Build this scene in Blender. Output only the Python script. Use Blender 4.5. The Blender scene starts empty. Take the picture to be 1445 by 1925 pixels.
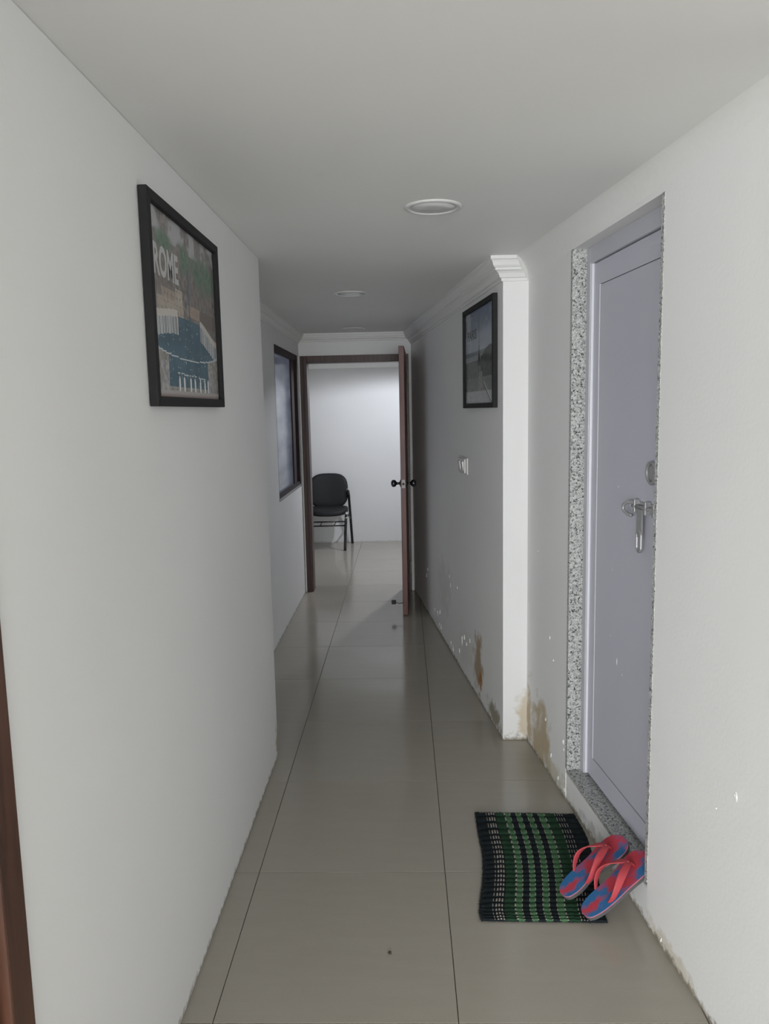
import bpy, bmesh, math, random
from mathutils import Vector, Matrix, noise as mnoise

random.seed(7)
SC = bpy.context.scene
COL = SC.collection
H = 1.494
CEIL = 2.115

# ------------------------------------------------------------------ camera
F = 1446.0; CX, CY = 722.5, 962.5
_vy = Vector(((757-CX)/F, (771-CY)/F, 1.0)).normalized()
_a = 944-CX; _b = ((757-CX)*_a+F*F)/(CY-771)
_vd = Vector((_a, _b, F)).normalized()
_vz = -_vd; _vx = _vy.cross(_vz)
RW = Matrix((_vx, _vy, _vz))            # world = RW @ cam (x right, y down, z forward)
cd = bpy.data.cameras.new('camera'); cam = bpy.data.objects.new('camera', cd); COL.objects.link(cam)
cr = RW @ Matrix(((1, 0, 0), (0, -1, 0), (0, 0, -1)))
cam.matrix_world = Matrix.Translation((0, 0, H)) @ cr.to_4x4()
cd.sensor_fit = 'VERTICAL'; cd.sensor_height = 24.0; cd.lens = F/1925*24.0
cd.clip_start = 0.02
SC.camera = cam

# ------------------------------------------------------------------ world, lights, exposure
w = bpy.data.worlds.new('world'); SC.world = w; w.use_nodes = True
w.node_tree.nodes['Background'].inputs[0].default_value = (0.80, 0.88, 1.0, 1)
w.node_tree.nodes['Background'].inputs[1].default_value = 1.0

def area(name, loc, rot, sx, sy, energy, color):
    l = bpy.data.lights.new(name, 'AREA'); l.shape = 'RECTANGLE'; l.size = sx; l.size_y = sy
    l.energy = energy; l.color = color
    o = bpy.data.objects.new(name, l); o.location = loc; o.rotation_euler = rot; COL.objects.link(o); return o
# daylight from behind the photographer, unseen lobby window widened to carry it deeper
area('daylight_window', (-2.0, -6.18, 1.0), (math.radians(90), 0, 0), 9.0, 1.7, 605, (0.955, 0.98, 1.0))
# lamp added behind the frosted window of the recess so its pane glows
area('recess_pane_light', (-1.75, 5.6, 1.45), (math.radians(90), 0, math.radians(-90)), 1.0, 1.0, 8, (0.88, 0.93, 1.0))

vs = SC.view_settings
vs.view_transform = 'Standard'; vs.look = 'None'; vs.exposure = 0.0; vs.gamma = 1.0; vs.use_curve_mapping = False

# ------------------------------------------------------------------ material helpers
def lin(r, g, b):
    f = lambda c: (c/255/12.92 if c/255 <= .04045 else ((c/255+.055)/1.055)**2.4)
    return (f(r), f(g), f(b), 1)

class NT:
    def __init__(s, name):
        s.m = bpy.data.materials.new(name); s.m.use_nodes = True; s.t = s.m.node_tree
        s.b = s.t.nodes['Principled BSDF']; s.out = s.t.nodes['Material Output']
    def n(s, typ, **kw):
        x = s.t.nodes.new(typ)
        for k, v in kw.items():
            if k.startswith('i_'):
                key = k[2:]; key = int(key) if key.isdigit() else key.replace('_', ' ')
                if hasattr(v, 'is_output') or isinstance(v, bpy.types.NodeSocket): s.t.links.new(v, x.inputs[key])
                else: x.inputs[key].default_value = v
            else: setattr(x, k, v)
        return x
    def link(s, a, b): s.t.links.new(a, b)
    def coord(s): return s.n('ShaderNodeTexCoord').outputs['Object']
    def noise(s, vec, scale, detail=3, rough=.5):
        return s.n('ShaderNodeTexNoise', i_Vector=vec, i_Scale=scale, i_Detail=detail, i_Roughness=rough).outputs['Fac']
    def math(s, op, a, b=0.0, clamp=False): return s.n('ShaderNodeMath', operation=op, use_clamp=clamp, i_0=a, i_1=b).outputs[0]
    def maprange(s, v, a, b, c=0.0, d=1.0): return s.n('ShaderNodeMapRange', i_0=v, i_1=a, i_2=b, i_3=c, i_4=d).outputs[0]
    def mix(s, fac, a, b):
        x = s.n('ShaderNodeMix', data_type='RGBA')
        for i, v in ((0, fac), (6, a), (7, b)):
            if isinstance(v, bpy.types.NodeSocket): s.link(v, x.inputs[i])
            else: x.inputs[i].default_value = v
        return x.outputs[2]
    def bump(s, h, strength=.2, dist=.01):
        b = s.n('ShaderNodeBump', i_Height=h, i_Strength=strength, i_Distance=dist); s.link(b.outputs[0], s.b.inputs['Normal'])
    def set(s, **kw):
        for k, v in kw.items():
            i = s.b.inputs[k.replace('_', ' ')]
            if isinstance(v, bpy.types.NodeSocket): s.link(v, i)
            else: i.default_value = v
        return s

def plain(name, col, rough=.5, metal=0.0, spec=.5, grain=0.0, gscale=60, bumpk=0.0):
    t = NT(name); t.set(Roughness=rough, Metallic=metal); t.b.inputs['Specular IOR Level'].default_value = spec
    if grain:
        c = t.coord(); f = t.noise(c, gscale)
        d = tuple(x*(1-grain) for x in col[:3])+(1,); e = tuple(min(1, x*(1+grain)) for x in col[:3])+(1,)
        t.set(Base_Color=t.mix(f, d, e))
        if bumpk: t.bump(f, bumpk, .002)
    else: t.set(Base_Color=col)
    return t.m

def wall_paint(name, col=(.895, .895, .89, 1), stains=(), dirt=0.0, rough=.58, relief=.10):
    """stains: (centre, radii, colour, strength, noise scale)"""
    t = NT(name); c = t.coord()
    big = t.noise(c, 1.3, 2); fine = t.noise(c, 90, 4)
    base = t.mix(t.maprange(big, .35, .65), tuple(x*.965 for x in col[:3])+(1,), col)
    scuff = t.maprange(t.noise(c, 7, 5, .65), .66, .80, 0, .10)
    base = t.mix(scuff, base, (.50, .49, .47, 1))
    rel = fine
    for (cen, rad, sc, st, ns) in stains:
        v = t.n('ShaderNodeVectorMath', operation='SUBTRACT', i_0=c, i_1=cen).outputs[0]
        v = t.n('ShaderNodeVectorMath', operation='DIVIDE', i_0=v, i_1=rad).outputs[0]
        ln = t.n('ShaderNodeVectorMath', operation='LENGTH', i_0=v).outputs['Value']
        nz = t.noise(c, ns, 5, .65)
        m = t.math('ADD', t.math('SUBTRACT', 1.0, ln), t.math('MULTIPLY', t.math('SUBTRACT', nz, .5), 2.4))
        m = t.maprange(m, 0.05, .55, 0, st)
        base = t.mix(m, base, sc)
        rel = t.math('ADD', rel, t.math('MULTIPLY', t.math('MULTIPLY', m, nz), 6.0))
    if dirt:
        z = t.n('ShaderNodeSeparateXYZ', i_0=c).outputs[2]
        m = t.math('ADD', t.maprange(z, 0, .035, 1, 0), t.math('MULTIPLY', t.math('SUBTRACT', t.noise(c, 38, 5, .7), .5), 2.2))
        m = t.maprange(m, .45, .95, 0, dirt)
        base = t.mix(m, base, (.22, .19, .13, 1))
    t.set(Base_Color=base, Roughness=rough); t.b.inputs['Specular IOR Level'].default_value = .35
    t.bump(rel, relief, .003)
    return t.m

BROWN = (.40, .27, .13, 1); PALE = (.62, .57, .44, 1); GREY = (.42, .41, .38, 1)
M = {}
M['wall'] = wall_paint('white_wall_paint', stains=[((-.57, 3.2, .05), (.05, .06, .12), (.42, .36, .25, 1), .9, 22)], dirt=.75)
M['wall_recess'] = wall_paint('white_wall_paint_recess', dirt=.7, rough=.8)
M['ceil'] = wall_paint('white_ceiling_paint', col=(.90, .90, .885, 1), relief=.05, rough=.6)
M['wall_r'] = wall_paint('white_wall_paint_damp', stains=[
    ((.56, 3.12, .10), (.3, .16, .20), (.50, .39, .22, 1), .85, 11),
    ((.55, 3.30, .13), (.3, .05, .20), (.52, .40, .20, 1), .8, 14),
    ((.58, 2.95, .04), (.3, .20, .06), PALE, .7, 20),
    ((.70, 1.92, .02), (.3, .20, .035), (.60, .53, .38, 1), .55, 26),
    ((.62, 2.45, .02), (.3, .30, .05), GREY, .6, 22)], dirt=.9, relief=.16)
M['wall_rf'] = wall_paint('white_wall_paint_peeling', stains=[
    ((.36, 3.86, .17), (.3, .13, .22), (.40, .29, .16, 1), .85, 12),
    ((.37, 3.80, .11), (.3, .05, .07), (.42, .17, .03, 1), .9, 24),
    ((.33, 4.15, .16), (.3, .22, .14), (.80, .79, .76, 1), .85, 13),
    ((.41, 3.50, .05), (.3, .16, .08), (.27, .24, .15, 1), .85, 26),
    ((.25, 4.85, .36), (.3, .30, .22), (.70, .70, .68, 1), .55, 9),
    ((.535, 3.34, .10), (.05, .06, .17), (.55, .42, .22, 1), .6, 18)], dirt=.9, relief=.20)
M['cornice'] = plain('plaster_cornice_paint', (.87, .87, .855, 1), .6, grain=.03)

def tile_mat():
    t = NT('polished_beige_tile'); c = t.coord()
    mp = t.n('ShaderNodeMapping', i_Vector=c); mp.inputs['Scale'].default_value = (1.2, 7, 1)
    s = t.noise(mp.outputs[0], 3.0, 4, .6)
    rnd = t.n('ShaderNodeObjectInfo').outputs['Random']
    col = t.mix(s, (.375, .345, .292, 1), (.43, .40, .345, 1))
    col = t.mix(t.math('MULTIPLY', rnd, .35), col, (.45, .42, .365, 1))
    sp = t.maprange(t.noise(c, 420, 2), .60, .75, 0, .25)
    col = t.mix(sp, col, (.16, .15, .12, 1))
    r = t.maprange(t.noise(c, 2.2, 3), .3, .7, .10, .20)
    t.set(Base_Color=col, Roughness=r); t.b.inputs['Specular IOR Level'].default_value = .45
    return t.m
M['tile'] = tile_mat()
M['grout'] = plain('dark_tile_grout', (.085, .078, .06, 1), .9, grain=.3)

def granite():
    t = NT('speckled_grey_granite'); c = t.coord()
    v = t.n('ShaderNodeTexVoronoi', i_Vector=c, i_Scale=230.0).outputs['Color']
    g = t.n('ShaderNodeSeparateColor', i_0=v).outputs[0]
    nz = t.noise(c, 120, 4, .7)
    base = t.mix(g, (.30, .31, .30, 1), (.66, .67, .65, 1))
    bl = t.maprange(nz, .545, .60)
    base = t.mix(bl, base, (.035, .036, .035, 1))
    t.set(Base_Color=base, Roughness=.35)
    return t.m
M['granite'] = granite()
M['pvc'] = plain('lilac_grey_pvc', (.55, .555, .635, 1), .36, grain=.04, gscale=4)
M['pvc_frame'] = plain('grey_pvc_frame', (.52, .525, .58, 1), .32, grain=.03, gscale=6)
M['pvc_gloss'] = plain('white_gloss_bead', (.80, .80, .86, 1), .2)
M['groove'] = plain('dark_groove', (.16, .16, .18, 1), .6)
M['steel'] = plain('worn_steel', (.20, .185, .185, 1), .45, .7, grain=.12, gscale=90)
M['dull'] = plain('dull_painted_steel', (.40, .40, .41, 1), .42, .45, grain=.15, gscale=90)
M['dark_steel'] = plain('blackened_steel', (.11, .11, .12, 1), .22, 1.0)
M['brass'] = plain('polished_hinge_metal', (.75, .72, .66, 1), .25, 1.0)
M['white_drip'] = plain('white_paint_drip', (.85, .85, .85, 1), .4)
def wood(name, a, b, rough=.42, stretch=(9, 9, .6)):
    t = NT(name); c = t.coord()
    mp = t.n('ShaderNodeMapping', i_Vector=c); mp.inputs['Scale'].default_value = stretch
    f = t.noise(mp.outputs[0], 6, 5, .6)
    t.set(Base_Color=t.mix(t.maprange(f, .3, .7), a, b), Roughness=rough); t.bump(f, .1, .002)
    return t.m
M['door_wood'] = wood('reddish_brown_door_wood', (.115, .045, .036, 1), (.19, .08, .066, 1))
M['frame_wood'] = wood('dark_brown_frame_wood', (.035, .017, .014, 1), (.085, .040, .034, 1))
M['near_wood'] = wood('brown_door_wood', (.045, .018, .011, 1), (.11, .045, .025, 1))
M['win_wood'] = wood('almost_black_window_wood', (.022, .014, .016, 1), (.05, .03, .032, 1), .85)
M['black'] = plain('black_picture_frame', (.005, .005, .0055, 1), .7, grain=.3, gscale=40)
M['leather'] = plain('black_leatherette', (.006, .006, .008, 1), .65, grain=.25, gscale=160, bumpk=.25)
M['tube'] = plain('black_enamel_tube', (.012, .012, .015, 1), .25)
M['tube_glint'] = plain('painted_tube_glint', (.75, .75, .74, 1), .3, .8)  # bright metal that paints the highlights onto the chair's tube bends
M['rubber'] = plain('black_rubber', (.012, .012, .012, 1), .6)
M['white_plastic'] = plain('white_switch_plastic', (.72, .72, .70, 1), .25)
M['lamp_ring'] = plain('white_lamp_ring', (.78, .78, .77, 1), .4)
M['lamp_disc'] = plain('frosted_lamp_disc', (.76, .76, .76, 1), .3)
M['dirt'] = plain('dark_crumb', (.05, .043, .03, 1), .9, grain=.4)
M['flake'] = plain('loose_white_paint', (.84, .84, .82, 1), .7)

def glassmat():
    t = NT('picture_glass')
    fr = t.n('ShaderNodeFresnel', i_IOR=1.45).outputs[0]
    tr = t.n('ShaderNodeBsdfTransparent').outputs[0]
    gl = t.n('ShaderNodeBsdfGlossy', i_Roughness=.12).outputs[0]
    mx = t.n('ShaderNodeMixShader'); t.link(t.math('MULTIPLY', fr, .16), mx.inputs[0]); t.link(tr, mx.inputs[1]); t.link(gl, mx.inputs[2])
    t.link(mx.outputs[0], t.out.inputs[0]); return t.m
M['glass'] = glassmat()
def frosted():
    t = NT('frosted_window_film'); c = t.coord()
    z = t.n('ShaderNodeMapping', i_Vector=c); z.inputs['Scale'].default_value = (1, 1.0, 5)
    f = t.noise(z.outputs[0], 1.6, 2)
    col = t.mix(t.maprange(f, .3, .7), (.40, .42, .48, 1), (.62, .64, .70, 1))
    tl = t.n('ShaderNodeBsdfTranslucent', i_Color=col).outputs[0]
    gl = t.n('ShaderNodeBsdfGlossy', i_Roughness=.12).outputs[0]
    fr = t.n('ShaderNodeFresnel', i_IOR=1.45).outputs[0]
    mx = t.n('ShaderNodeMixShader'); t.link(fr, mx.inputs[0]); t.link(tl, mx.inputs[1]); t.link(gl, mx.inputs[2])
    t.link(mx.outputs[0], t.out.inputs[0]); return t.m
M['frosted'] = frosted()
def colattr(name, rough=.6, spec=.4):
    t = NT(name); a = t.n('ShaderNodeAttribute', attribute_name='Col')
    t.set(Base_Color=a.outputs['Color'], Roughness=rough); t.b.inputs['Specular IOR Level'].default_value = spec
    return t.m
M['print'] = colattr('poster_ink', .55, .3)
M['weave'] = colattr('cotton_weave', .95, .1)
def emit(name, col, k):
    t = NT(name); e = t.n('ShaderNodeEmission', i_Color=col, i_Strength=k); t.link(e.outputs[0], t.out.inputs[0]); return t.m
M['lamp_on'] = emit('lit_lamp_disc', (.85, .92, 1, 1), 6)

# ------------------------------------------------------------------ object helpers
def tag(o, label=None, cat=None, group=None, kind=None):
    if label: o['label'] = label
    if cat: o['category'] = cat
    if group: o['group'] = group
    if kind: o['kind'] = kind
    return o
def empty(name, loc=(0, 0, 0), **kw):
    o = bpy.data.objects.new(name, None); o.location = loc; o.empty_display_size = .05; COL.objects.link(o); return tag(o, **kw)
def obj(name, bm, mat, parent=None, smooth=False, bevel=0, local=False, seg=2):
    """bm is in world coordinates unless local; parents here are unrotated"""
    off = Vector((0, 0, 0)); p = parent
    while p is not None and not local: off += p.location; p = p.parent
    if off.length: bmesh.ops.translate(bm, verts=bm.verts, vec=-off)
    bmesh.ops.recalc_face_normals(bm, faces=bm.faces)
    me = bpy.data.meshes.new(name); bm.to_mesh(me); bm.free()
    mats = mat if isinstance(mat, (list, tuple)) else [mat]
    for m in mats: me.materials.append(m)
    if smooth:
        for p in me.polygons: p.use_smooth = True
    o = bpy.data.objects.new(name, me); COL.objects.link(o)
    if parent: o.parent = parent
    if bevel:
        b = o.modifiers.new('bevel', 'BEVEL'); b.width = bevel; b.segments = seg; b.limit_method = 'ANGLE'; b.angle_limit = .6
    return o
def B(): return bmesh.new()
def prism(bm, pts, z0, z1, mi=0):
    lo = [bm.verts.new((x, y, z0)) for x, y in pts]; hi = [bm.verts.new((x, y, z1)) for x, y in pts]
    n = len(pts); fs = [bm.faces.new(lo[::-1]), bm.faces.new(hi)]
    for i in range(n): fs.append(bm.faces.new((lo[i], lo[(i+1) % n], hi[(i+1) % n], hi[i])))
    for f in fs: f.material_index = mi
    return fs
def box(bm, x0, x1, y0, y1, z0, z1, mi=0): return prism(bm, [(x0, y0), (x1, y0), (x1, y1), (x0, y1)], z0, z1, mi)
def hexa(bm, P, mi=0):
    """8 points: bottom ring 4, top ring 4"""
    v = [bm.verts.new(p) for p in P]
    for q in ((3, 2, 1, 0), (4, 5, 6, 7), (0, 1, 5, 4), (1, 2, 6, 5), (2, 3, 7, 6), (3, 0, 4, 7)):
        bm.faces.new([v[i] for i in q]).material_index = mi
def loft(bm, rings, caps=True, closed=True):
    R = [[bm.verts.new(p) for p in r] for r in rings]; n = len(R[0])
    for a, b in zip(R, R[1:]):
        for i in range(n if closed else n-1): bm.faces.new((a[i], a[(i+1) % n], b[(i+1) % n], b[i]))
    if caps and closed: bm.faces.new(R[0][::-1]); bm.faces.new(R[-1])
    return R
def smoothpath(pts, k=6):
    """Catmull-Rom"""
    pts = [Vector(p) for p in pts]; out = []
    for i in range(len(pts)-1):
        p0 = pts[max(i-1, 0)]; p1 = pts[i]; p2 = pts[i+1]; p3 = pts[min(i+2, len(pts)-1)]
        for j in range(k):
            t = j/k
            out.append(.5*((2*p1)+(-p0+p2)*t+(2*p0-5*p1+4*p2-p3)*t*t+(-p0+3*p1-3*p2+p3)*t**3))
    out.append(pts[-1]); return out
def tube(bm, pts, r, n=10, ry=None, up=Vector((0, 0, 1))):
    pts = [Vector(p) for p in pts]; rings = []
    prev = None
    for i, p in enumerate(pts):
        d = (pts[min(i+1, len(pts)-1)]-pts[max(i-1, 0)]).normalized()
        if prev is None:
            u = up if abs(d.dot(up)) < .95 else Vector((1, 0, 0))
            s = d.cross(u).normalized()
        else: s = (prev-d*prev.dot(d)).normalized()
        prev = s; t = s.cross(d)
        rr = r[i] if isinstance(r, (list, tuple)) else r
        rings.append([p+s*(math.cos(a)*rr)+t*(math.sin(a)*(ry or rr)) for a in [2*math.pi*k/n for k in range(n)]])
    loft(bm, rings)
def lathe(bm, prof, c, axis='Z', n=28):
    """prof: (radius, height along axis)"""
    rings = []
    for r, h in prof:
        ring = []
        for k in range(n):
            a = 2*math.pi*k/n; x, y = math.cos(a)*r, math.sin(a)*r
            v = {'Z': (x, y, h), 'Y': (x, h, y), 'X': (h, x, y)}[axis]
            ring.append(Vector(c)+Vector(v))
        rings.append(ring)
    loft(bm, rings)

# right-hand near wall frame: u towards the camera, o outward behind the wall face
WP = Vector((.536, 3.332, 0)); WU = Vector((.1155, -.9933, 0)); WO = Vector((.9933, .1155, 0))
def W(u, o, z): return WP+WU*u+WO*o+Vector((0, 0, z))
def wbox(bm, u0, u1, o0, o1, z0, z1, mi=0):
    hexa(bm, [W(u0, o0, z0), W(u1, o0, z0), W(u1, o1, z0), W(u0, o1, z0), W(u0, o0, z1), W(u1, o0, z1), W(u1, o1, z1), W(u0, o1, z1)], mi)

# ------------------------------------------------------------------ SETTING
# floor: grout bed with every tile a piece of its own
bm = B(); box(bm, -7.1, 5.3, -6.5, 9.0, -.12, -.004)
floor = tag(obj('floor', bm, M['grout']), kind='structure')
XS = [-6.576, -5.968, -5.36, -4.752, -4.144, -3.536, -2.928, -2.32, -1.712, -1.104, -.496, .112, .720, 1.328, 1.936, 2.544, 3.152, 3.76, 4.368]
YS = [-5.95, -5.35, -4.75, -4.15, -3.55, -2.95, -2.34, -1.73, -1.12, -.51, .10, 1.098, 1.709, 2.335, 2.957, 3.567, 4.166, 4.764, 5.345, 5.927, 6.503, 7.08, 7.66, 8.24, 8.82]
YS[6:7] = [.10, .50]
YS = sorted(YS)
tm = {}
for i in range(len(XS)-1):
    for j in range(len(YS)-1):
        if YS[j] > 1.2 and not (-2.4 < XS[i] < 1.6) and YS[j] < 6.2: continue
        sx, sy = round(XS[i+1]-XS[i], 3), round(YS[j+1]-YS[j], 3); g = .0011
        if (sx, sy) not in tm:
            b2 = B(); box(b2, -sx/2+g, sx/2-g, -sy/2+g, sy/2-g, -.004, 0)
            top = [e for e in b2.edges if all(abs(v.co.z) < 1e-6 for v in e.verts)]
            bmesh.ops.bevel(b2, geom=top, offset=.0007, segments=1, affect='EDGES')
            me = bpy.data.meshes.new('floor_tile'); b2.to_mesh(me); b2.free(); me.materials.append(M['tile']); tm[(sx, sy)] = me
        o = bpy.data.objects.new('floor_tile', tm[(sx, sy)]); o.location = ((XS[i]+XS[i+1])/2, (YS[j]+YS[j+1])/2, 0)
        COL.objects.link(o); o.parent = floor

bm = B(); box(bm, -7.1, 5.3, -6.5, 9.0, CEIL, CEIL+.15)
tag(obj('ceiling', bm, M['ceil']), kind='structure')

# left: near wall with the opening of the brown door, then the step back to the window recess
XL = -.573; XR = -.835
bm = B()
box(bm, -1.0, XL, 1.036, 3.2, 0, CEIL)
box(bm, -1.0, XL, -.66, 1.036, 2.02, CEIL)
tag(obj('wall_left', bm, M['wall'], bevel=.004), kind='structure')
bm = B()
WY0, WY1, WZ0, WZ1 = 5.10, 6.235, .912, 1.942
box(bm, -1.0, XR, 3.2, WY0, 0, CEIL); box(bm, -1.0, XR, WY1, 6.31, 0, CEIL)
box(bm, -1.0, XR, WY0, WY1, 0, WZ0); box(bm, -1.0, XR, WY0, WY1, WZ1, CEIL)
tag(obj('wall_left', bm, M['wall_recess']), kind='structure')

# right near wall with the opening of the grey door
DU0, DU1, DZ0, DZ1 = .536, 1.262, .128, 2.036
bm = B()
hexa(bm, [Vector((.536, 3.337, 0)), W(DU0, 0, 0), W(DU0, .22, 0), Vector((.76, 3.337, 0)),
          Vector((.536, 3.337, CEIL)), W(DU0, 0, CEIL), W(DU0, .22, CEIL), Vector((.76, 3.337, CEIL))])
wbox(bm, DU1, 1.90, 0, .22, 0, CEIL)
wbox(bm, DU0, DU1, 0, .22, DZ1, CEIL)
wbox(bm, DU0, DU1, .003, .22, 0, DZ0-.02)
wall_r = tag(obj('wall_right', bm, M['wall_r']), kind='structure')
# right far wall: stands proud, its end face is the bright pilaster
bm = B(); prism(bm, [(.4286, 3.337), (.90, 3.337), (.90, 6.31), (.0715, 6.31)], 0, CEIL)
wall_rf = tag(obj('wall_right', bm, M['wall_rf'], bevel=.003), kind='structure')

# end wall with the doorway, and the room beyond
OX0, OX1, OZ = -.832, .052, 1.942
bm = B()
box(bm, -4.5, OX0, 6.31, 6.43, 0, CEIL); box(bm, OX1, 3.5, 6.31, 6.43, 0, CEIL); box(bm, OX0, OX1, 6.31, 6.43, OZ, CEIL)
tag(obj('wall_end', bm, M['wall_recess']), kind='structure')
bm = B(); box(bm, -4.5, 3.5, 8.72, 8.84, 0, CEIL)
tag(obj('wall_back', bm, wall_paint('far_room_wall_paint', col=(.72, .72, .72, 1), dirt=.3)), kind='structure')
bm = B(); box(bm, -4.62, -4.5, 6.31, 8.84, 0, CEIL); box(bm, 3.5, 3.62, 6.31, 8.84, 0, CEIL)
tag(obj('wall_side', bm, M['wall_recess']), kind='structure')
# unseen lobby behind the photographer, shaped wide to spread the daylight
bm = B()
box(bm, -6.9, 5.1, -6.42, -6.3, 0, CEIL); box(bm, -7.02, -6.9, -6.42, 1.05, 0, CEIL); box(bm, 5.1, 5.22, -6.42, 1.56, 0, CEIL)
box(bm, -6.9, -1.0, .93, 1.05, 0, CEIL); box(bm, .98, 5.1, 1.44, 1.56, 0, CEIL)
tag(obj('wall_rear', bm, M['wall_recess']), kind='structure')

# cornices
PROF = [(0, 0), (.066, 0), (.066, .013), (.060, .016), (.056, .024), (.052, .036), (.046, .043), (.042, .045), (.042, .053),
        (.033, .057), (.025, .064), (.019, .075), (.017, .080), (.009, .083), (.008, .094), (0, .094)]
nf = Vector((-.9928, -.1196, 0))
CP = [W(1.90, 0, 0), Vector((.536, 3.337, 0)), Vector((.4286, 3.337, 0)), Vector((.0715, 6.31, 0)), Vector((XR, 6.31, 0)), Vector((XR, 3.2, 0))]
CN = [-WO, Vector((0, -1, 0)), nf, Vector((0, -1, 0)), Vector((1, 0, 0))]
CS = [1.0, 1.0, 1.0, .78, .78]
def mitre(k):
    if k == 0: return CN[0]
    if k == len(CN): return CN[-1]
    a, b = CN[k-1], CN[k]; return (a+b)/(1+a.dot(b))
for k in range(5):
    prof = PROF if k else [(.066, 0), (.058, .003), (.046, .010), (.033, .022), (.021, .037), (.011, .055), (.004, .075), (0, .094)]
    bm = B(); r = []
    for e in (k, k+1):
        m = mitre(e); sc = .45 if e == 0 else CS[k]; r.append([Vector((CP[e].x, CP[e].y, CEIL-dz*sc))+m*(o*sc) for o, dz in prof])
    loft(bm, r, caps=k > 0, closed=k > 0); tag(obj('trim_%d' % (k+1), bm, M['cornice'], smooth=(k == 0)), kind='structure')
bm = B(); box(bm, -4.5, 3.5, 8.67, 8.72, 1.968, CEIL); tag(obj('trim_6', bm, M['cornice'], bevel=.006), kind='structure')

# window_1 in the recess
win = tag(empty('window_1', (XR, 5.67, WZ0)), kind='structure')
ft, xg = .045, -.866
bm = B()
for (a0, a1, c0, c1) in ((WY0, WY1, WZ1-ft, WZ1), (WY0, WY1, WZ0, WZ0+.028), (WY0, WY0+.03, WZ0, WZ1), (WY1-ft, WY1, WZ0, WZ1)):
    box(bm, -.93, XR-.003, a0, a1, c0, c1)
obj('window_frame', bm, M['win_wood'], win)
bm = B(); box(bm, -.93, XR+.004, WY0, WY1, WZ0-.012, WZ0+.006); obj('window_sill', bm, plain('grey_window_sill', (.25, .25, .26, 1), .4, grain=.1), win, bevel=.003)
bm = B()
box(bm, -.885, -.852, 5.97, 6.10, WZ0+.028, WZ1-ft); box(bm, -.905, -.862, 6.10, WY1-ft, WZ0+.028, WZ1-ft)
obj('window_sash', bm, M['win_wood'], win)
bm = B(); box(bm, xg-.003, xg+.003, WY0+.03, 5.97, WZ0+.028, WZ1-ft); obj('window_pane', bm, M['frosted'], win)

# door_1: brown door standing open at the corridor's end
d1 = tag(empty('door_1', (-.39, 6.31, 0)), kind='structure')
bm = B(); box(bm, OX0, OX0+.062, 6.292, 6.42, 0, OZ); box(bm, OX0+.030, OX0+.040, 6.284, 6.292, 0, OZ); 
obj('door_jamb', bm, M['frame_wood'], d1, bevel=.003)
bm = B(); box(bm, -.006, OX1, 6.292, 6.42, 0, OZ); box(bm, .018, .028, 6.286, 6.292, 0, OZ)
obj('door_jamb', bm, M['frame_wood'], d1, bevel=.003)
bm = B(); box(bm, OX0+.062, -.006, 6.292, 6.42, OZ-.058, OZ)
obj('door_head', bm, M['frame_wood'], d1, bevel=.003)
bm = B(); box(bm, OX1, .0712, 6.296, 6.31, 0, OZ+.02)
obj('plaster_strip', bm, M['flake'], d1)
bm = B(); box(bm, OX0-.003, OX0+.006, 6.290, 6.2925, 0, OZ-.003); obj('plaster_strip', bm, M['flake'], d1)
# leaf
h0 = Vector((.034, 6.275)); h1 = Vector((.014, 5.485)); dl = (h1-h0).normalized(); nl = Vector((dl.y, -dl.x))  # nl points to -X
if nl.x > 0: nl = -nl
th = .038
def L(s, t, z): q = h0+dl*s+nl*t; return Vector((q.x, q.y, z))
LL = (h1-h0).length
bm = B(); hexa(bm, [L(0, 0, .006), L(LL, 0, .006), L(LL, th, .006), L(0, th, .006), L(0, 0, 1.94), L(LL, 0, 1.94), L(LL, th, 1.94), L(0, th, 1.94)])
leaf = obj('door_leaf', bm, M['door_wood'], d1, bevel=.003)
zk = .970
for sgn, t0 in ((1, th), (-1, 0)):
    bm = B(); c = L(LL-.055, t0, zk)
    ax = Vector((nl.x, nl.y, 0))*sgn
    rings = []
    for r, hh in [(.028, 0), (.028, .004), (.018, .008), (.010, .012), (.0085, .026), (.012, .032), (.021, .038), (.026, .047), (.027, .055), (.024, .064), (.015, .070), (.004, .072)]:
        s = Vector((-ax.y, ax.x, 0)); 
        rings.append([c+ax*hh+s*(math.cos(a)*r)+Vector((0, 0, math.sin(a)*r)) for a in [2*math.pi*k/24 for k in range(24)]])
    loft(bm, rings); obj('door_knob', bm, M['dark_steel'], leaf, smooth=True)
bm = B(); hexa(bm, [L(LL-.001, .007, zk-.03), L(LL+.0015, .007, zk-.03), L(LL+.0015, .031, zk-.03), L(LL-.001, .031, zk-.03),
                    L(LL-.001, .007, zk+.03), L(LL+.0015, .007, zk+.03), L(LL+.0015, .031, zk+.03), L(LL-.001, .031, zk+.03)])
obj('latch_plate', bm, M['steel'], leaf)
bm = B(); c = L(LL, .019, zk); lathe(bm, [(.008, .004), (.008, -.006), (.006, -.012)], c, 'Y', 14); obj('latch_bolt', bm, M['rubber'], leaf)
# stopper arm low on the leaf
bm = B(); c = L(LL-.04, th, .088)
tube(bm, [c, c+Vector((-.03, -.004, -.002)), c+Vector((-.052, -.006, .006))], .0035, 8); obj('stop_rod', bm, M['steel'], leaf, smooth=True)
bm = B(); q = c+Vector((-.067, -.006, .008)); box(bm, q.x-.016, q.x+.016, q.y-.014, q.y+.014, q.z-.014, q.z+.014); obj('stop_rubber', bm, M['rubber'], leaf, bevel=.003)
for z in (1.76, .94, .20):
    bm = B(); lathe(bm, [(.006, -.05), (.006, .05)], (.041, 6.281, z), 'Z', 12)
    box(bm, .036, .046, 6.284, 6.2915, z-.045, z+.045); obj('hinge', bm, M['brass'], d1)

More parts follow.
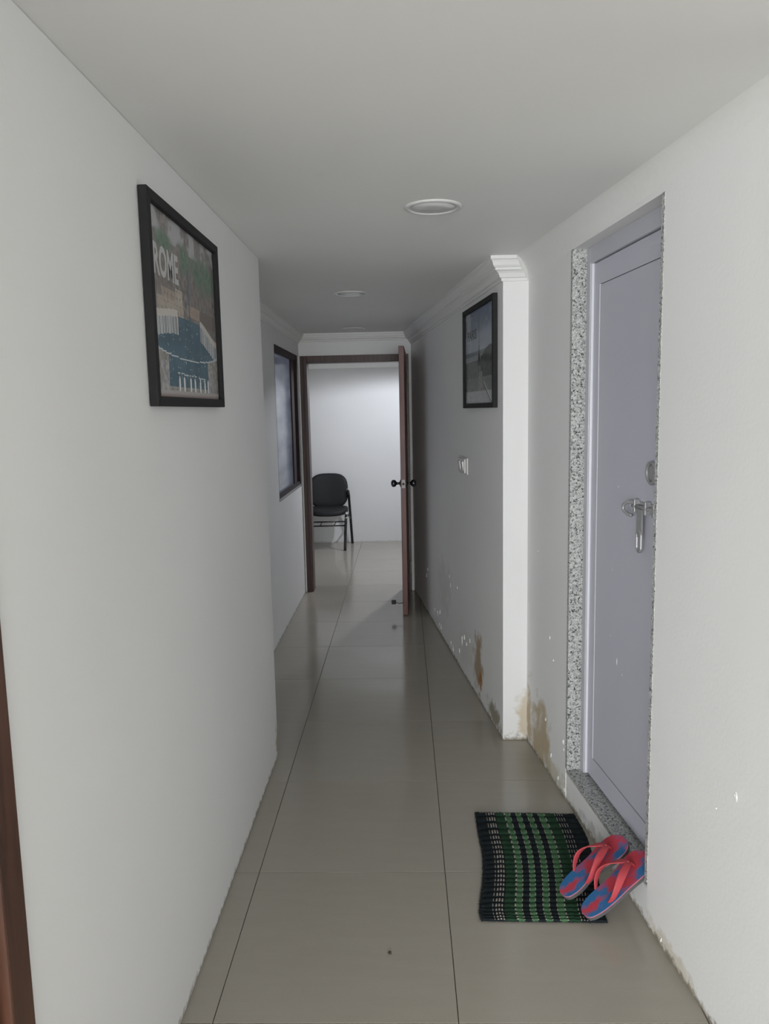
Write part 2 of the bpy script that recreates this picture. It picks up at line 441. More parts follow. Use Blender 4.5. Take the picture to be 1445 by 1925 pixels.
# door_2: grey plastic door in a granite surround
d2 = tag(empty('door_2', W(.9, 0, 0)), kind='structure')
bm = B(); wbox(bm, DU0, DU0+.018, -.001, .2, DZ0, DZ1); obj('granite_jamb', bm, M['granite'], d2)
bm = B(); wbox(bm, DU1-.016, DU1, -.0015, .2, DZ0, DZ1); obj('granite_jamb', bm, M['granite'], d2)
bm = B(); wbox(bm, DU0, DU1, .001, .2, DZ0-.02, DZ0); obj('granite_sill', bm, M['granite'], d2, bevel=.003)
f0, f1 = DU0+.018, DU1-.016
bm = B(); wbox(bm, f0, f0+.034, .050, .12, DZ0, DZ1); wbox(bm, f1-.034, f1, .050, .12, DZ0, DZ1); wbox(bm, f0+.034, f1-.034, .050, .12, DZ1-.055, DZ1)
obj('door_frame', bm, M['pvc_frame'], d2, bevel=.002)
bm = B(); wbox(bm, f0+.034, f0+.041, .054, .068, DZ0+.004, DZ1-.055); obj('gloss_bead', bm, M['pvc_gloss'], d2, bevel=.002)
lu0, lu1, lz0, lz1, lo = f0+.041, f1-.036, DZ0+.012, DZ1-.058, .062
bm = B()
su, gr = .052, .0022
wbox(bm, lu0, lu0+su, lo, lo+.035, lz0, lz1); wbox(bm, lu1-su, lu1, lo, lo+.035, lz0, lz1)
wbox(bm, lu0+su, lu1-su, lo, lo+.035, lz1-.075, lz1); wbox(bm, lu0+su, lu1-su, lo, lo+.035, lz0, lz0+.075)
leaf2 = obj('door_leaf', bm, M['pvc'], d2)
bm = B(); wbox(bm, lu0+su+gr, lu1-su-gr, lo+.0015, lo+.033, lz0+.075+gr, lz1-.075-gr); obj('door_panel', bm, M['pvc'], leaf2, bevel=.001)
bm = B(); wbox(bm, lu0+su, lu0+su+gr, lo+.0004, lo+.03, lz0+.075, lz1-.075); obj('panel_bead', bm, M['pvc_gloss'], leaf2)
bm = B(); wbox(bm, lu0+su, lu1-su, lo+.006, lo+.03, lz0+.075, lz0+.075+gr); wbox(bm, lu0+su, lu1-su, lo+.006, lo+.03, lz1-.075-gr, lz1-.075); obj('panel_groove', bm, M['groove'], leaf2)
# round pull, sliding bolt with curled handle, hanging hasp
def wring(bm, u, z, o, R, r, n=28, m=10, a0=0, a1=2*math.pi):
    pts = [W(u+math.cos(a0+(a1-a0)*k/n)*R, o, z+math.sin(a0+(a1-a0)*k/n)*R) for k in range(n+1)]
    tube(bm, pts, r, m, up=WO)
bm = B(); wring(bm, 1.098, 1.298, lo-.006, .030, .0055)
rings = [[W(1.098+math.cos(a)*r, lo-h, 1.298+math.sin(a)*r) for a in [2*math.pi*k/24 for k in range(24)]] for r, h in ((.028, -.001), (.028, .004), (.018, .007), (.004, .008))]
loft(bm, rings); obj('round_pull', bm, M['dull'], leaf2, smooth=True)
bm = B(); tube(bm, [W(.985, lo-.011, 1.190), W(1.165, lo-.011, 1.190)], .0065, 12)
tube(bm, smoothpath([W(.992, lo-.011, 1.200), W(.975, lo-.022, 1.200), W(.957, lo-.028, 1.190), W(.955, lo-.028, 1.174), W(.975, lo-.022, 1.163), W(.990, lo-.016, 1.160)], 5), .0055, 10)
obj('sliding_bolt', bm, M['dull'], leaf2, smooth=True)
bm = B()
for u in (.998, 1.075, 1.13):
    wbox(bm, u, u+.012, lo-.018, lo+.001, 1.172, 1.212)
wbox(bm, .995, 1.15, lo-.003, lo+.001, 1.176, 1.206); obj('bolt_bracket', bm, M['dull'], leaf2, bevel=.002)
bm = B(); wbox(bm, 1.030, 1.066, lo-.019, lo-.014, 1.10, 1.186)
pts = [W(1.048+math.sin(a)*.015, lo-.017, (1.105 if math.cos(a) > 0 else 1.072)+math.cos(a)*.015) for a in [2*math.pi*k/24 for k in range(25)]]
tube(bm, pts, .0045, 8, up=WO); obj('hanging_hasp', bm, M['dull'], leaf2, bevel=0)
for (u, z, hh) in ((.838, 1.233, .006), (.795, .721, .005), (.854, .650, .028), (.90, .62, .006), (.80, .95, .004)):
    bm = B(); rings = []
    for k in range(7):
        t = k/6; r = max(.0003, .0022*math.sin(math.pi*(.06+.88*t)))
        rings.append([W(u+math.cos(a)*r, lo+.0015-max(0, math.sin(a))*r*.7+.0002, z+hh*(t-.5)) for a in [2*math.pi*j/8 for j in range(8)]])
    loft(bm, rings); obj('paint_drip', bm, M['white_drip'], leaf2, smooth=True)

# door_3: brown door frame at the photograph's lower left
d3 = tag(empty('door_3', (XL, .16, 0)), kind='structure')
bm = B(); box(bm, -.70, XL+.006, .975, 1.036, 0, 2.02); obj('door_jamb', bm, M['near_wood'], d3, bevel=.004)
bm = B(); box(bm, -.70, XL-.012, .945, .975, 0, 1.99); obj('door_stop', bm, plain('lighter_brown_door_stop', (.20, .085, .045, 1), .4, grain=.2, gscale=20), d3, bevel=.004)
bm = B(); box(bm, -.70, XL+.006, -.72, -.66, 0, 2.02); obj('door_jamb', bm, M['near_wood'], d3, bevel=.004)
bm = B(); box(bm, -.70, XL+.006, -.66, .975, 1.96, 2.02); obj('door_head', bm, M['near_wood'], d3, bevel=.004)

# loose paint flakes and drips on the damp walls (pieces of the wall)
def flake(parent, c, du, dn, size):
    bm = B(); n = 9; a = []; b = []; sk = random.uniform(-.6, .6); el = random.uniform(.25, .5)
    for k in range(n):
        ang = 2*math.pi*k/n; r = size*random.choice((.35, .6, .9, 1.15))
        z = math.sin(ang)*r; p = Vector(c)+du*(math.cos(ang)*r*el+z*sk*.5)+Vector((0, 0, z)); p.z = max(p.z, .002)
        lift = random.uniform(.0006, .004)
        a.append(bm.verts.new(p+dn*lift)); b.append(bm.verts.new(p-dn*.002))
    bm.faces.new(a); bm.faces.new(b[::-1])
    for k in range(n): bm.faces.new((a[k], a[(k+1) % n], b[(k+1) % n], b[k]))
    obj('paint_flake', bm, M['flake'], parent)
DF = Vector((-.1196, .9928, 0)).normalized()
def FW(y, z): return Vector((.4286-.12013*(y-3.337), y, z))
for (y, z, s) in ((4.62, .43, .020), (4.66, .47, .014), (4.40, .46, .012), (5.02, .15, .016), (5.12, .12, .022), (5.24, .10, .014), (4.55, .04, .020), (4.62, .06, .013),
                  (4.20, .22, .022), (4.27, .18, .030), (4.14, .20, .016), (4.05, .25, .012), (4.35, .10, .015), (5.6, .28, .02), (5.55, .33, .01), (4.98, .06, .02), (5.05, .05, .018)):
    flake(wall_rf, FW(y, z), DF, nf, s)
for (u, z, s) in ((.16, .90, .003), (.33, .58, .006), (.38, .50, .005), (.51, .22, .010), (.515, .19, .007), (.28, .22, .009), (.36, .10, .010), (.45, .045, .010), (.528, .035, .008),
                  (1.62, .55, .004), (1.7, .62, .009), (1.36, .02, .008)):
    flake(wall_r, W(u, 0, z), WU, -WO, s)

# ------------------------------------------------------------------ THINGS
# --- recessed downlights
def downlight(x, y, label, mat, group=None, r=.090):
    t = empty('ceiling_downlight', (x, y, CEIL), label=label, cat='light', group=group)
    bm = B(); lathe(bm, [(r-.019, 0), (r-.019, -.004), (r-.010, -.0055), (r, -.0025), (r, 0)], (0, 0, 0), 'Z', 40)
    obj('rim', bm, M['lamp_ring'], t, smooth=True, local=True)
    bm = B(); lathe(bm, [(r-.0185, -.0002), (r-.0185, -.0025), (.02, -.004), (.001, -.0041)], (0, 0, 0), 'Z', 40)
    obj('diffuser', bm, mat, t, smooth=True, local=True)
    return t
G = 'round downlights along the corridor ceiling'
downlight(.104, 2.485, 'largest, nearest round white downlight, switched off, in the corridor ceiling', M['lamp_disc'], G)
downlight(-.268, 4.205, 'middle round white downlight, switched off, in the corridor ceiling', M['lamp_disc'], G)
downlight(-.368, 5.965, 'smallest, farthest round white downlight, just before the brown doorway', M['lamp_disc'], G)
FLX, FLY = .27, 7.36
downlight(FLX, FLY, 'lit round downlight in the ceiling of the far room, out of sight beyond the doorway', M['lamp_on'])
l = bpy.data.lights.new('far_room_lamp', 'SPOT'); l.spot_size = math.radians(172); l.spot_blend = .2; l.energy = 74; l.color = (.88, .92, 1.0); l.shadow_soft_size = .035
lo_ = bpy.data.objects.new('far_room_lamp', l); lo_.location = (FLX, FLY, CEIL-.07); COL.objects.link(lo_)

# --- posters
def fbm(x, y, s=0): return mnoise.fractal(Vector((x, y, s)), 1.0, 2.0, 4)
def mixc(a, b, t): t = max(0, min(1, t)); return tuple(x+(y-x)*t for x, y in zip(a, b))
def px(r, g, b): return lin(r, g, b)[:3]
def st(e0, e1, x): t = max(0, min(1, (x-e0)/(e1-e0))); return t*t*(3-2*t)
def rome(u, v):
    n1 = fbm(u*9, v*7, 1); n2 = fbm(u*34, v*26, 2); n3 = fbm(u*5, v*4, 3)
    c = mixc(px(118, 112, 108), px(86, 82, 80), .5+.9*n2)
    if v > .86: c = mixc(c, px(150, 152, 154), st(.0, .35, n1+.15)*.8)
    gm = max(st(.13, .05, math.hypot((u-.20)*.8, (v-.85)*1.7)), st(.13, .05, math.hypot((u-.47)*.9, (v-.82)*1.1)),
             st(.22, .08, math.hypot((u-.80)*.7, (v-.79)*1.5)))
    c = mixc(c, mixc(px(62, 84, 70), px(92, 112, 96), .5+n2), gm*st(-.35, .1, n1+.1))
    # church front and palaces
    for (a, b, d, e, col) in ((.08, .44, .47, .545, px(150, 142, 132)), (.14, .34, .545, .60, px(140, 130, 120)), (.33, .43, .54, .62, px(156, 148, 138)),
                              (.50, .70, .49, .565, px(142, 128, 116)), (.72, .97, .46, .56, px(96, 88, 82))):
        if a < u < b and d < v < e:
            c = mixc(col, px(84, 76, 70), .55 if (int(u*70) % 3 == 0 and int(v*75) % 3 == 0) else .12+.3*n2)
    # piazza
    blue = mixc(px(54, 76, 88), px(66, 90, 102), .5+n1)
    t_ = (.47-v)/.13
    trap = .36+.0*t_ < u < .70 and .33 < v < .47
    ell = ((u-.5)/.52)**2+((v-.315)/.085)**2 < 1
    low = abs(u-.5) < .30+.06*(.3-v) and .06 < v < .32
    if trap or ell or low: c = blue
    # colonnades
    for sgn in (-1, 1):
        cx = .5+sgn*.50
        dd = abs(u-.5)
        top = .47-.10*st(.16, .52, dd)*(.4 if sgn < 0 else 1.1); bot = top-.105
        if (sgn < 0 and u < .345 or sgn > 0 and u > .70) and bot < v < top+.03:
            c = px(168, 164, 158) if v > top-.01 else (px(176, 178, 178) if int(u*95) % 2 == 0 else px(88, 94, 98))
    rim = ((u-.5)/.52)**2+((v-.315)/.085)**2
    if 1 < rim < 1.16 and v < .31: c = px(168, 172, 174)
    if low is False and v < .27 and not ell and rim > 1.16: c = mixc(px(104, 100, 94), px(140, 138, 134), .5+n2)
    if (.08 < u < .19 or .82 < u < .90) and v < .20: c = mixc(px(150, 150, 150), px(118, 116, 114), .5+1.2*n2)
    # obelisk shadow, specks of visitors, fountain
    if abs(u-.53) < .012+.018*max(0, .62-v) and .47 < v < .78: c = mixc(c, px(66, 86, 98), .75)
    if (trap or ell or low) and fbm(u*60, v*60, 9) > .62: c = px(150, 160, 162)
    if abs(v-.135+.03*(u-.5)) < .004 and .3 < u < .75 and n2 > -.15: c = px(160, 168, 170)
    # statues along the balustrade
    for k, s in enumerate((.33, .40, .50, .57, .66, .74, .80)):
        wdt = .014-.006*abs((v-.07)/.05)
        if abs(u-s) < wdt and .03 < v < .125: c = px(190, 194, 196)
    if v < .035: c = mixc(px(150, 146, 144), px(128, 112, 106), st(.03, .0, v))
    return c
def paris(u, v):
    n1 = fbm(u*4, v*5, 4); n2 = fbm(u*30, v*24, 5)
    c = mixc(px(120, 128, 138), px(70, 82, 102), st(.6, 1.0, v)+.5*n1)
    c = mixc(c, px(140, 144, 148), st(.05, .4, n1)*.7)
    if v < .56: c = mixc(px(86, 92, 98), px(98, 102, 104), .5+n2)
    if v < .515: c = mixc(px(128, 132, 134), px(110, 114, 116), .5+n2)
    if v < .46: c = mixc(px(88, 90, 88), px(70, 72, 70), .5+n2)
    tree = .50+.10*st(.55, .9, u)+.04*n1
    if u > .55 and .22 < v < tree: c = mixc(px(40, 44, 42), px(60, 64, 60), .5+n2)
    if u < .5 and .30 < v < .44: c = mixc(px(66, 68, 66), px(88, 90, 86), .5+n2)
    if v < .28: c = mixc(px(98, 100, 98), px(76, 78, 76), .5+n2)
    if v < .34 and abs(u-.55) < .05+.2*(.34-v): c = mixc(px(112, 112, 108), px(92, 92, 88), .5+n2)
    if v < .13: c = mixc(px(138, 140, 140), px(120, 122, 124), .5+n2)
    if abs(u-(.62+(.22-v)*1.3)) < .012 and v < .22: c = px(64, 66, 66)
    if abs(u-(.66+(.22-v)*1.3)) < .008 and v < .22: c = px(160, 162, 162)
    hw = .006+.055*max(0, (.66-v)/.26)**1.7 if v < .66 else .006*(.95-v)/.29+.002
    if .40 < v < .93 and abs(u-.5) < hw:
        c = px(20, 23, 28) if (int(v*130)+int(u*160)) % 3 else px(42, 46, 52)
    return c
def print_mesh(name, nu, nv, fun, P, parent, gain=1.0):
    verts = []; faces = []; cols = []
    for j in range(nv+1):
        for i in range(nu+1):
            verts.append(P(i/nu, j/nv))
    fc = []
    for j in range(nv):
        for i in range(nu):
            a = j*(nu+1)+i; faces.append((a, a+1, a+nu+2, a+nu+1)); c = fun((i+.5)/nu, (j+.5)/nv); fc += [(*[min(1, x*gain) for x in c], 1)]*4
    me = bpy.data.meshes.new(name); me.from_pydata(verts, [], faces)
    ca = me.color_attributes.new('Col', 'FLOAT_COLOR', 'CORNER')
    ca.data.foreach_set('color', [x for c in fc for x in c])
    me.materials.append(M['print'])
    o = bpy.data.objects.new(name, me); COL.objects.link(o); o.parent = parent; return o
def text_mesh(name, s, mat, parent, mtx, bold=0.0):
    cu = bpy.data.curves.new(name, 'FONT'); cu.body = s; cu.size = 1.0; cu.extrude = 0.0; cu.offset = bold; cu.resolution_u = 3
    to = bpy.data.objects.new(name+'_curve', cu); COL.objects.link(to)
    dg = bpy.context.evaluated_depsgraph_get(); dg.update()
    me = bpy.data.meshes.new_from_object(to.evaluated_get(dg)); bpy.data.objects.remove(to)
    xs = [v.co.x for v in me.vertices]; ys = [v.co.y for v in me.vertices]
    x0, x1, y0, y1 = min(xs), max(xs), min(ys), max(ys)
    for v in me.vertices: v.co = mtx((v.co.x-x0)/(x1-x0), (v.co.y-y0)/(y1-y0))
    me.name = name; me.materials.clear(); me.materials.append(mat)
    o = bpy.data.objects.new(name, me); COL.objects.link(o); o.parent = parent; return o

def poster(base, ax, nrm, w_, h_, label, fun, text, tu, tv, tmat, bold, gain=1.0):
    """base: centre on the wall; ax: picture's left-to-right; nrm: out of the wall"""
    t = empty('framed_poster', base, label=label, cat='poster', group='framed city posters on the corridor walls')
    ax = Vector(ax).normalized(); nrm = Vector(nrm).normalized(); up = Vector((0, 0, 1)); rw, dp = .023, .022
    def Q(a, b, c): return ax*a+up*b+nrm*c
    w2, h2 = w_/2, h_/2
    def rail(p):   # p: four outline points (a,b) mitred: outer0, outer1, inner1, inner0
        bm = B(); hexa(bm, [Q(*q, .0015) for q in p]+[Q(*q, dp) for q in p]); obj('frame_rail', bm, M['black'], t, local=True, bevel=.0015)
    iw, ih = w2-rw, h2-rw
    rail([(-w2, -h2), (w2, -h2), (iw, -ih), (-iw, -ih)]); rail([(w2, -h2), (w2, h2), (iw, ih), (iw, -ih)])
    rail([(w2, h2), (-w2, h2), (-iw, ih), (iw, ih)]); rail([(-w2, h2), (-w2, -h2), (-iw, -ih), (-iw, ih)])
    bm = B(); P = [(-iw, -ih), (iw, -ih), (iw, ih), (-iw, ih)]; hexa(bm, [Q(*q, .0015) for q in P]+[Q(*q, .0075) for q in P]); obj('backing', bm, M['black'], t, local=True)
    print_mesh('print', 170, 130, fun, lambda u, v: Q(-iw+2*iw*u, -ih+2*ih*v, .009), t, gain)
    text_mesh('lettering', text, tmat, t, lambda x, y: Q(-iw+2*iw*(tu[0]+(tu[1]-tu[0])*x), -ih+2*ih*(tv[0]+(tv[1]-tv[0])*y), .0096), bold)
    bm = B(); hexa(bm, [Q(*q, .0115) for q in P]+[Q(*q, .0135) for q in P]); obj('glass', bm, M['glass'], t, local=True)
    return t
poster((XL, 2.07, 1.754), (0, 1, 0), (1, 0, 0), .652, .480,
       'black framed poster reading ROME with an aerial city square, on the left wall', rome, 'ROME', (.060, .385), (.645, .815),
       plain('white_print_ink', (.68, .69, .68, 1), .5), .03, 1.95)
pc = FW(3.76, 1.743)
poster(pc, (.1196, -.9928, 0), nf, .672, .492,
       'black framed poster reading PARIS with a tall lattice tower, on the right wall', paris, 'PARIS', (.08, .42), (.695, .805),
       plain('dark_print_ink', (.012, .013, .016, 1), .5), .02, 2.3)

# --- switch plate on the right wall
sb = FW(4.175, 1.192)
sp = empty('switch_plate', sb, label='small white two-rocker light switch on the right wall below the PARIS poster', cat='switch')
def S(a, b, c): return DF*a+Vector((0, 0, b))+nf*c
def sbox(name, a0, a1, b0, b1, c0, c1, mat, bev):
    bm = B(); hexa(bm, [S(a0, b0, c0), S(a1, b0, c0), S(a1, b1, c0), S(a0, b1, c0), S(a0, b0, c1), S(a1, b0, c1), S(a1, b1, c1), S(a0, b1, c1)])
    return obj(name, bm, mat, sp, local=True, bevel=bev, seg=3)
sbox('back_box', -.112, .112, -.045, .045, .0005, .010, M['white_plastic'], .006)
sbox('cover', -.085, .085, -.039, .039, .008, .018, M['white_plastic'], .005)
for s in (-.038, .038): 
    bm = B(); hexa(bm, [S(s-.027, -.025, .017), S(s+.027, -.025, .017), S(s+.027, .025, .017), S(s-.027, .025, .017), S(s-.025, -.023, .021), S(s+.025, -.023, .021), S(s+.025, .023, .027), S(s-.025, .023, .027)])
    obj('rocker', bm, M['white_plastic'], sp, local=True, bevel=.002)

# --- chair in the far room
def chair():
    cx, cy = -.835, 8.36
    t = empty('visitor_chair', (cx, cy, 0), label='black leatherette chair with steel tube legs against the far room wall', cat='chair')
    rot = Matrix.Rotation(math.radians(3), 3, 'Z')
    T = lambda x, y, z: rot @ Vector((x, y, z))
    def pad(name, w, d, th, f, n=3.2, N=36, bulge=.012):
        bm = B(); rings = []
        for (sc, zz) in ((.90, -th/2), (.97, -th/2+.004), (1, -th*.15), (1, th*.15), (.97, th/2-.004), (.88, th/2+bulge*.35), (.6, th/2+bulge*.8), (.25, th/2+bulge), (.02, th/2+bulge)):
            ring = []
            for k in range(N):
                a = 2*math.pi*k/N; c_, s_ = math.cos(a), math.sin(a)
                x = w/2*sc*abs(c_)**(2/n)*(1 if c_ >= 0 else -1); y = d/2*sc*abs(s_)**(2/n)*(1 if s_ >= 0 else -1)
                ring.append(f(x, y, zz))
            rings.append(ring)
        loft(bm, rings); return obj(name, bm, M['leather'], t, smooth=True, local=True)
    # seat: sags at the middle of the front edge
    pad('seat', .435, .44, .055, lambda x, y, z: T(x, y+.0, .425+z-.012*(1-(x/.22)**2)+.012*(y < -.12)*((-y-.12)/.1)*-1))
    tilt = math.radians(9)
    pad('backrest', .43, .385, .045, lambda x, y, z: T(x, .205+(y+.19)*math.sin(tilt)-z*math.cos(tilt)+.035*(x/.215)**2*-1, .615+y*math.cos(tilt)+z*math.sin(tilt)*-1))
    def leg(pts, r=.0148):
        bm = B(); tube(bm, smoothpath([T(*p) for p in pts], 5), r, 10); return obj('leg', bm, M['tube'], t, smooth=True, local=True)
    for s in (-1, 1):
        fl = leg([(s*.175, -.185, .0), (s*.185, -.185, .2), (s*.195, -.185, .355), (s*.198, -.16, .392), (s*.198, -.08, .40), (s*.198, .12, .40)])
        bm = B(); tube(bm, smoothpath([T(s*.1955, -.187, .35), T(s*.1985, -.163, .395), T(s*.1985, -.12, .4015)], 5), .0160, 10); obj('bend_glint', bm, M['tube_glint'], fl, smooth=True, local=True)  # painted highlight: a bright sleeve over the front bend
        rl = leg([(s*.250, .275, .0), (s*.237, .235, .28), (s*.226, .165, .53), (s*.222, .135, .592), (s*.216, .15, .618), (s*.205, .205, .62), (s*.19, .235, .618)])
        if s > 0:
            bm = B(); tube(bm, smoothpath([T(s*.223, .139, .58), T(s*.2175, .146, .615), T(s*.207, .195, .6215)], 5), .0160, 10); obj('bend_glint', bm, M['tube_glint'], rl, smooth=True, local=True)  # painted highlight on the right-hand rear bend only
        bm = B(); tube(bm, [T(s*.199, -.06, .398), T(s*.236, .232, .29)], .009, 8); obj('side_brace', bm, M['tube'], t, smooth=True, local=True)
    for z in (.318, .274):
        bm = B(); tube(bm, [T(-.19, -.185, z), T(.19, -.185, z)], .0075, 8); obj('front_rail', bm, M['tube'], t, smooth=True, local=True)
    for x in (-.075, .075):
        bm = B(); tube(bm, [T(x-.01, -.185, .276), T(x+.012, -.185, .316)], .005, 8); obj('rail_link', bm, M['tube'], t, smooth=True, local=True)
    for y in (-.1, .12):
        bm = B(); tube(bm, [T(-.198, y, .392), T(.198, y, .392)], .009, 8); obj('seat_rail', bm, M['tube'], t, smooth=True, local=True)
chair()

# --- woven doormat
def doormat():
    t = empty('doormat', (.41, 2.38, 0), label='green and black checked woven cotton doormat on the tiles before the grey door', cat='doormat')
    left = [(.243, 2.700), (.240, 2.548), (.242, 2.433), (.234, 2.327), (.221, 2.237), (.204, 2.140), (.205, 2.088)]
    right = [(.607, 2.684), (.617, 2.55), (.612, 2.433), (.602, 2.327), (.590, 2.237), (.575, 2.14), (.572, 2.078)]
    Lp = smoothpath([(x, y, 0) for x, y in left], 8); Rp = smoothpath([(x, y, 0) for x, y in right], 8)
    def at(u, v):
        f = v*(len(Lp)-1); i = min(int(f), len(Lp)-2); k = f-i
        a = Lp[i].lerp(Lp[i+1], k); b = Rp[i].lerp(Rp[i+1], k); return a.lerp(b, u)
    dk, gd, gl, wh = px(33, 39, 42), px(40, 66, 48), px(76, 112, 80), px(158, 150, 142)
    bands = [(0, .105, dk), (.105, .205, 'L'), (.205, .285, gd), (.285, .295, wh), (.295, .345, gl), (.345, .352, wh), (.352, .402, dk), (.402, .409, wh), (.409, .452, gl), (.452, .459, wh),
             (.459, .513, dk), (.513, .52, wh), (.52, .567, gl), (.567, .574, wh), (.574, .626, dk), (.626, .633, wh), (.633, .685, gl), (.685, .695, wh), (.695, .79, gd), (.79, .885, 'L'), (.885, 1.01, dk)]
    NU, NV, RIB = 168, 230, 23
    verts = []; faces = []; cols = []
    for j in range(NV+1):
        for i in range(NU+1):
            u, v = i/NU, j/NV; p = at(u, v); x = Vector(p)
            rib = abs(math.sin(math.pi*RIB*v))**.6
            z = .003+.0055*rib+.0010*math.sin(2*math.pi*NU/6*u*.5)*rib+.001*fbm(u*14, v*20, 6)
            edge = min(u, 1-u, v, 1-v); z *= .45+.55*st(0, .012, edge)
            jag = .003*fbm(v*60, 3, 8) if i in (0, NU) else 0
            jv = .002*fbm(u*60, 5, 8) if j in (0, NV) else 0
            verts.append((p.x+jag-.41, p.y+jv-2.38, z))
    for j in range(NV):
        for i in range(NU):
            a = j*(NU+1)+i; faces.append((a, a+1, a+NU+2, a+NU+1))
            u, v = (i+.5)/NU, (j+.5)/NV; c = dk
            for (b0, b1, cc) in bands:
                if b0 <= u < b1: c = cc; bb = (b0, b1); break
            low = abs(math.sin(math.pi*RIB*v))
            if c == 'L':
                k = (u-bb[0])/(bb[1]-bb[0])*4; c = wh if (k % 1) < .42 else dk
            if c is wh and low < .46: c = dk           # the white yarns dive under between two ribs
            n = fbm(u*90, v*90, 7)
            c = mixc(c, dk, max(0, min(.6, (.45-low)*1.1+n*.5)))
            cols += [(*c, 1)]*4
    me = bpy.data.meshes.new('weave'); me.from_pydata(verts, [], faces)
    ca = me.color_attributes.new('Col', 'FLOAT_COLOR', 'CORNER'); ca.data.foreach_set('color', [x for c in cols for x in c])
    me.materials.append(M['weave']); o = bpy.data.objects.new('weave', me); COL.objects.link(o); o.parent = t
    # frayed pile along the borders: nobody could count it
    verts = []; faces = []
    def tuft(p, d, ln, wd):
        d = d.normalized(); s = Vector((-d.y, d.x, 0))*wd; i = len(verts)
        verts.extend([p-s, p+s, p+d*ln*.6+s*.7+Vector((0, 0, ln*.35)), p+d*ln*.6-s*.7+Vector((0, 0, ln*.35)), p+d*ln]); faces.extend([(i, i+1, i+2, i+3), (i+3, i+2, i+4)])
    for k in range(1500):
        v = random.random(); p = at(random.uniform(0, .035), v); tuft(Vector((p.x-.41, p.y-2.38, random.uniform(.002, .007))), Vector((-1, random.uniform(-1.2, 1.2), 0)), random.uniform(.004, .009), .0007)
    for k in range(500):
        u = random.random(); p = at(u, random.choice((0, 1))); dy = 1 if p.y > 2.4 else -1
        tuft(Vector((p.x-.41, p.y-2.38, .0035)), Vector((random.uniform(-.8, .8), dy, 0)), random.uniform(.003, .006), .0007)
    me = bpy.data.meshes.new('frayed_edge'); me.from_pydata(verts, [], faces); me.materials.append(plain('grey_black_yarn', (.035, .04, .042, 1), .95, grain=.6, gscale=300))
    o = bpy.data.objects.new('frayed_edge', me); COL.objects.link(o); o.parent = t; tag(o, kind='stuff')
doormat()

# --- flip-flops
def footbed_mat():
    t = NT('mottled_blue_and_red_footbed'); c = t.coord()
    red, blue = lin(180, 54, 68), lin(40, 100, 150)
    mp = t.n('ShaderNodeMapping', i_Vector=c); mp.inputs['Rotation'].default_value = (0, 0, .5); mp.inputs['Scale'].default_value = (1, 1.5, 1)
    f = t.noise(mp.outputs[0], 15, 3, .5); g = t.noise(c, 260, 2)
    k = t.math('ADD', f, t.math('MULTIPLY', t.math('SUBTRACT', g, .5), .16))
    col = t.mix(t.maprange(k, .43, .56), red, blue)
    t.set(Base_Color=col, Roughness=.75); t.bump(g, .4, .001); return t.m
M['footbed'] = footbed_mat()
M['strap'] = plain('coral_rubber_strap', lin(182, 66, 74), .55, grain=.08, gscale=50)
M['sole'] = plain('dark_grey_rubber_sole', (.10, .095, .10, 1), .7, grain=.2, gscale=120)
M['pink_edge'] = plain('pink_foam_layer', lin(222, 120, 128), .6)
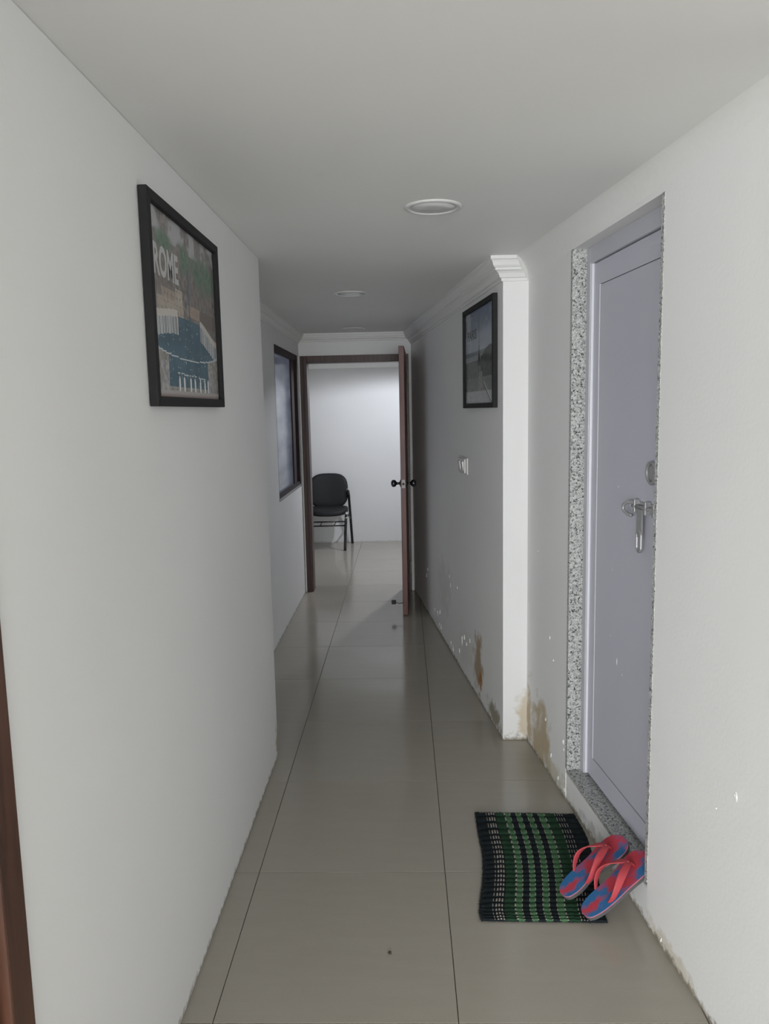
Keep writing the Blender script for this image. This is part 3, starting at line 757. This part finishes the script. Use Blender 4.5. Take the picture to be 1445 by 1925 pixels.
def flip_flop(heel, toe, side, label, roll=0.0):
    heel, toe = Vector(heel), Vector(toe)
    x = (toe-heel).normalized(); y = Vector((0, 0, 1)).cross(x).normalized(); z = x.cross(y)
    R = Matrix.Rotation(roll, 3, x) @ Matrix((x, y, z)).transposed()
    t = empty('flip_flop', heel, label=label, cat='sandal', group='pair of flip-flops on the doormat')
    t.rotation_euler = R.to_euler()
    Ln = .262
    half = [(0, .010), (.006, .022), (.02, .031), (.05, .037), (.09, .0365), (.13, .036), (.165, .041), (.195, .046), (.22, .046), (.24, .039), (.253, .025), (.260, .010)]
    lft = smoothpath([(a, b+(.004*math.sin(math.pi*a/Ln))*side, 0) for a, b in half], 3)
    rgt = smoothpath([(a, -b*.97+(.004*math.sin(math.pi*a/Ln))*side-.006*side*math.exp(-((a-.11)/.05)**2)*-1, 0) for a, b in half], 3)
    outline = list(rgt)+list(reversed(lft))
    def slab(name, z0, z1, mat, sc=1.0):
        bm = B(); c = Vector((Ln/2, 0, 0))
        r = lambda zz, s: [Vector((c.x+(p.x-c.x)*s, p.y*s, zz)) for p in outline]
        loft(bm, [r(z0, sc*.985), r(z0+.0015, sc), r(z1-.001, sc), r(z1, sc*.992)]); return obj(name, bm, mat, t, local=True)
    slab('sole', 0, .0125, M['sole']); slab('foam_layer', .0125, .0148, M['pink_edge'], 1.004); slab('footbed', .0148, .0172, M['footbed'])
    # thong: post and two flat straps that bow up and outwards
    post = Vector((.205, 0, .0172))
    bm = B(); tube(bm, [post+Vector((.002, 0, -.004)), post+Vector((0, 0, .008)), post+Vector((-.006, 0, .020)), post+Vector((-.012, 0, .027))], [.0045, .004, .0045, .006], 10)
    obj('toe_post', bm, M['strap'], t, smooth=True, local=True)
    for s in (-1, 1):
        path = smoothpath([(.200, s*.001, .040), (.182, s*.014, .049), (.150, s*.033, .055), (.120, s*.044, .048), (.095, s*.043, .032), (.076, s*.033, .016)], 7)
        bm = B(); rings = []
        for i, p in enumerate(path):
            d = (path[min(i+1, len(path)-1)]-path[max(i-1, 0)]).normalized(); k = i/(len(path)-1)
            outw = Vector((0, s*(.30+.70*st(.1, .6, k)), 1-.75*st(.15, .7, k))); outw = (outw-d*outw.dot(d)).normalized()
            wv = d.cross(outw).normalized()
            wd = .0060+.0055*math.sin(math.pi*min(1, .15+k*.9)); th_ = .0019
            q = []
            for (a, b) in ((-1, -.6), (-.7, -1), (.7, -1), (1, -.6), (1, .6), (.7, 1), (-.7, 1), (-1, .6)): q.append(p+wv*(a*wd)+outw*(b*th_))
            rings.append(q)
        loft(bm, rings); obj('strap', bm, M['strap'], t, smooth=True, local=True)
    return t
flip_flop((.466, 2.181, .0125), (.678, 2.258, .152), 1, 'coral and blue flip-flop lying farther from the camera, its toe on the granite sill')
flip_flop((.511, 2.087, .0125), (.731, 2.172, .166), -1, 'nearer coral and blue flip-flop, its toe reaching behind the wall edge by the grey door')

# --- crumb on the floor
bm = B(); bmesh.ops.create_icosphere(bm, subdivisions=2, radius=.0055)
for v in bm.verts: v.co *= 1+.5*mnoise.noise(v.co*300); v.co.z = max(-.002, v.co.z*.45)
bmesh.ops.translate(bm, verts=bm.verts, vec=(0, 0, .002))
o = obj('dirt_crumb', bm, M['dirt'], local=True); o.location = (-.061, 1.956, 0)
tag(o, 'tiny dark crumb of dirt alone on the tile in the foreground', 'crumb')
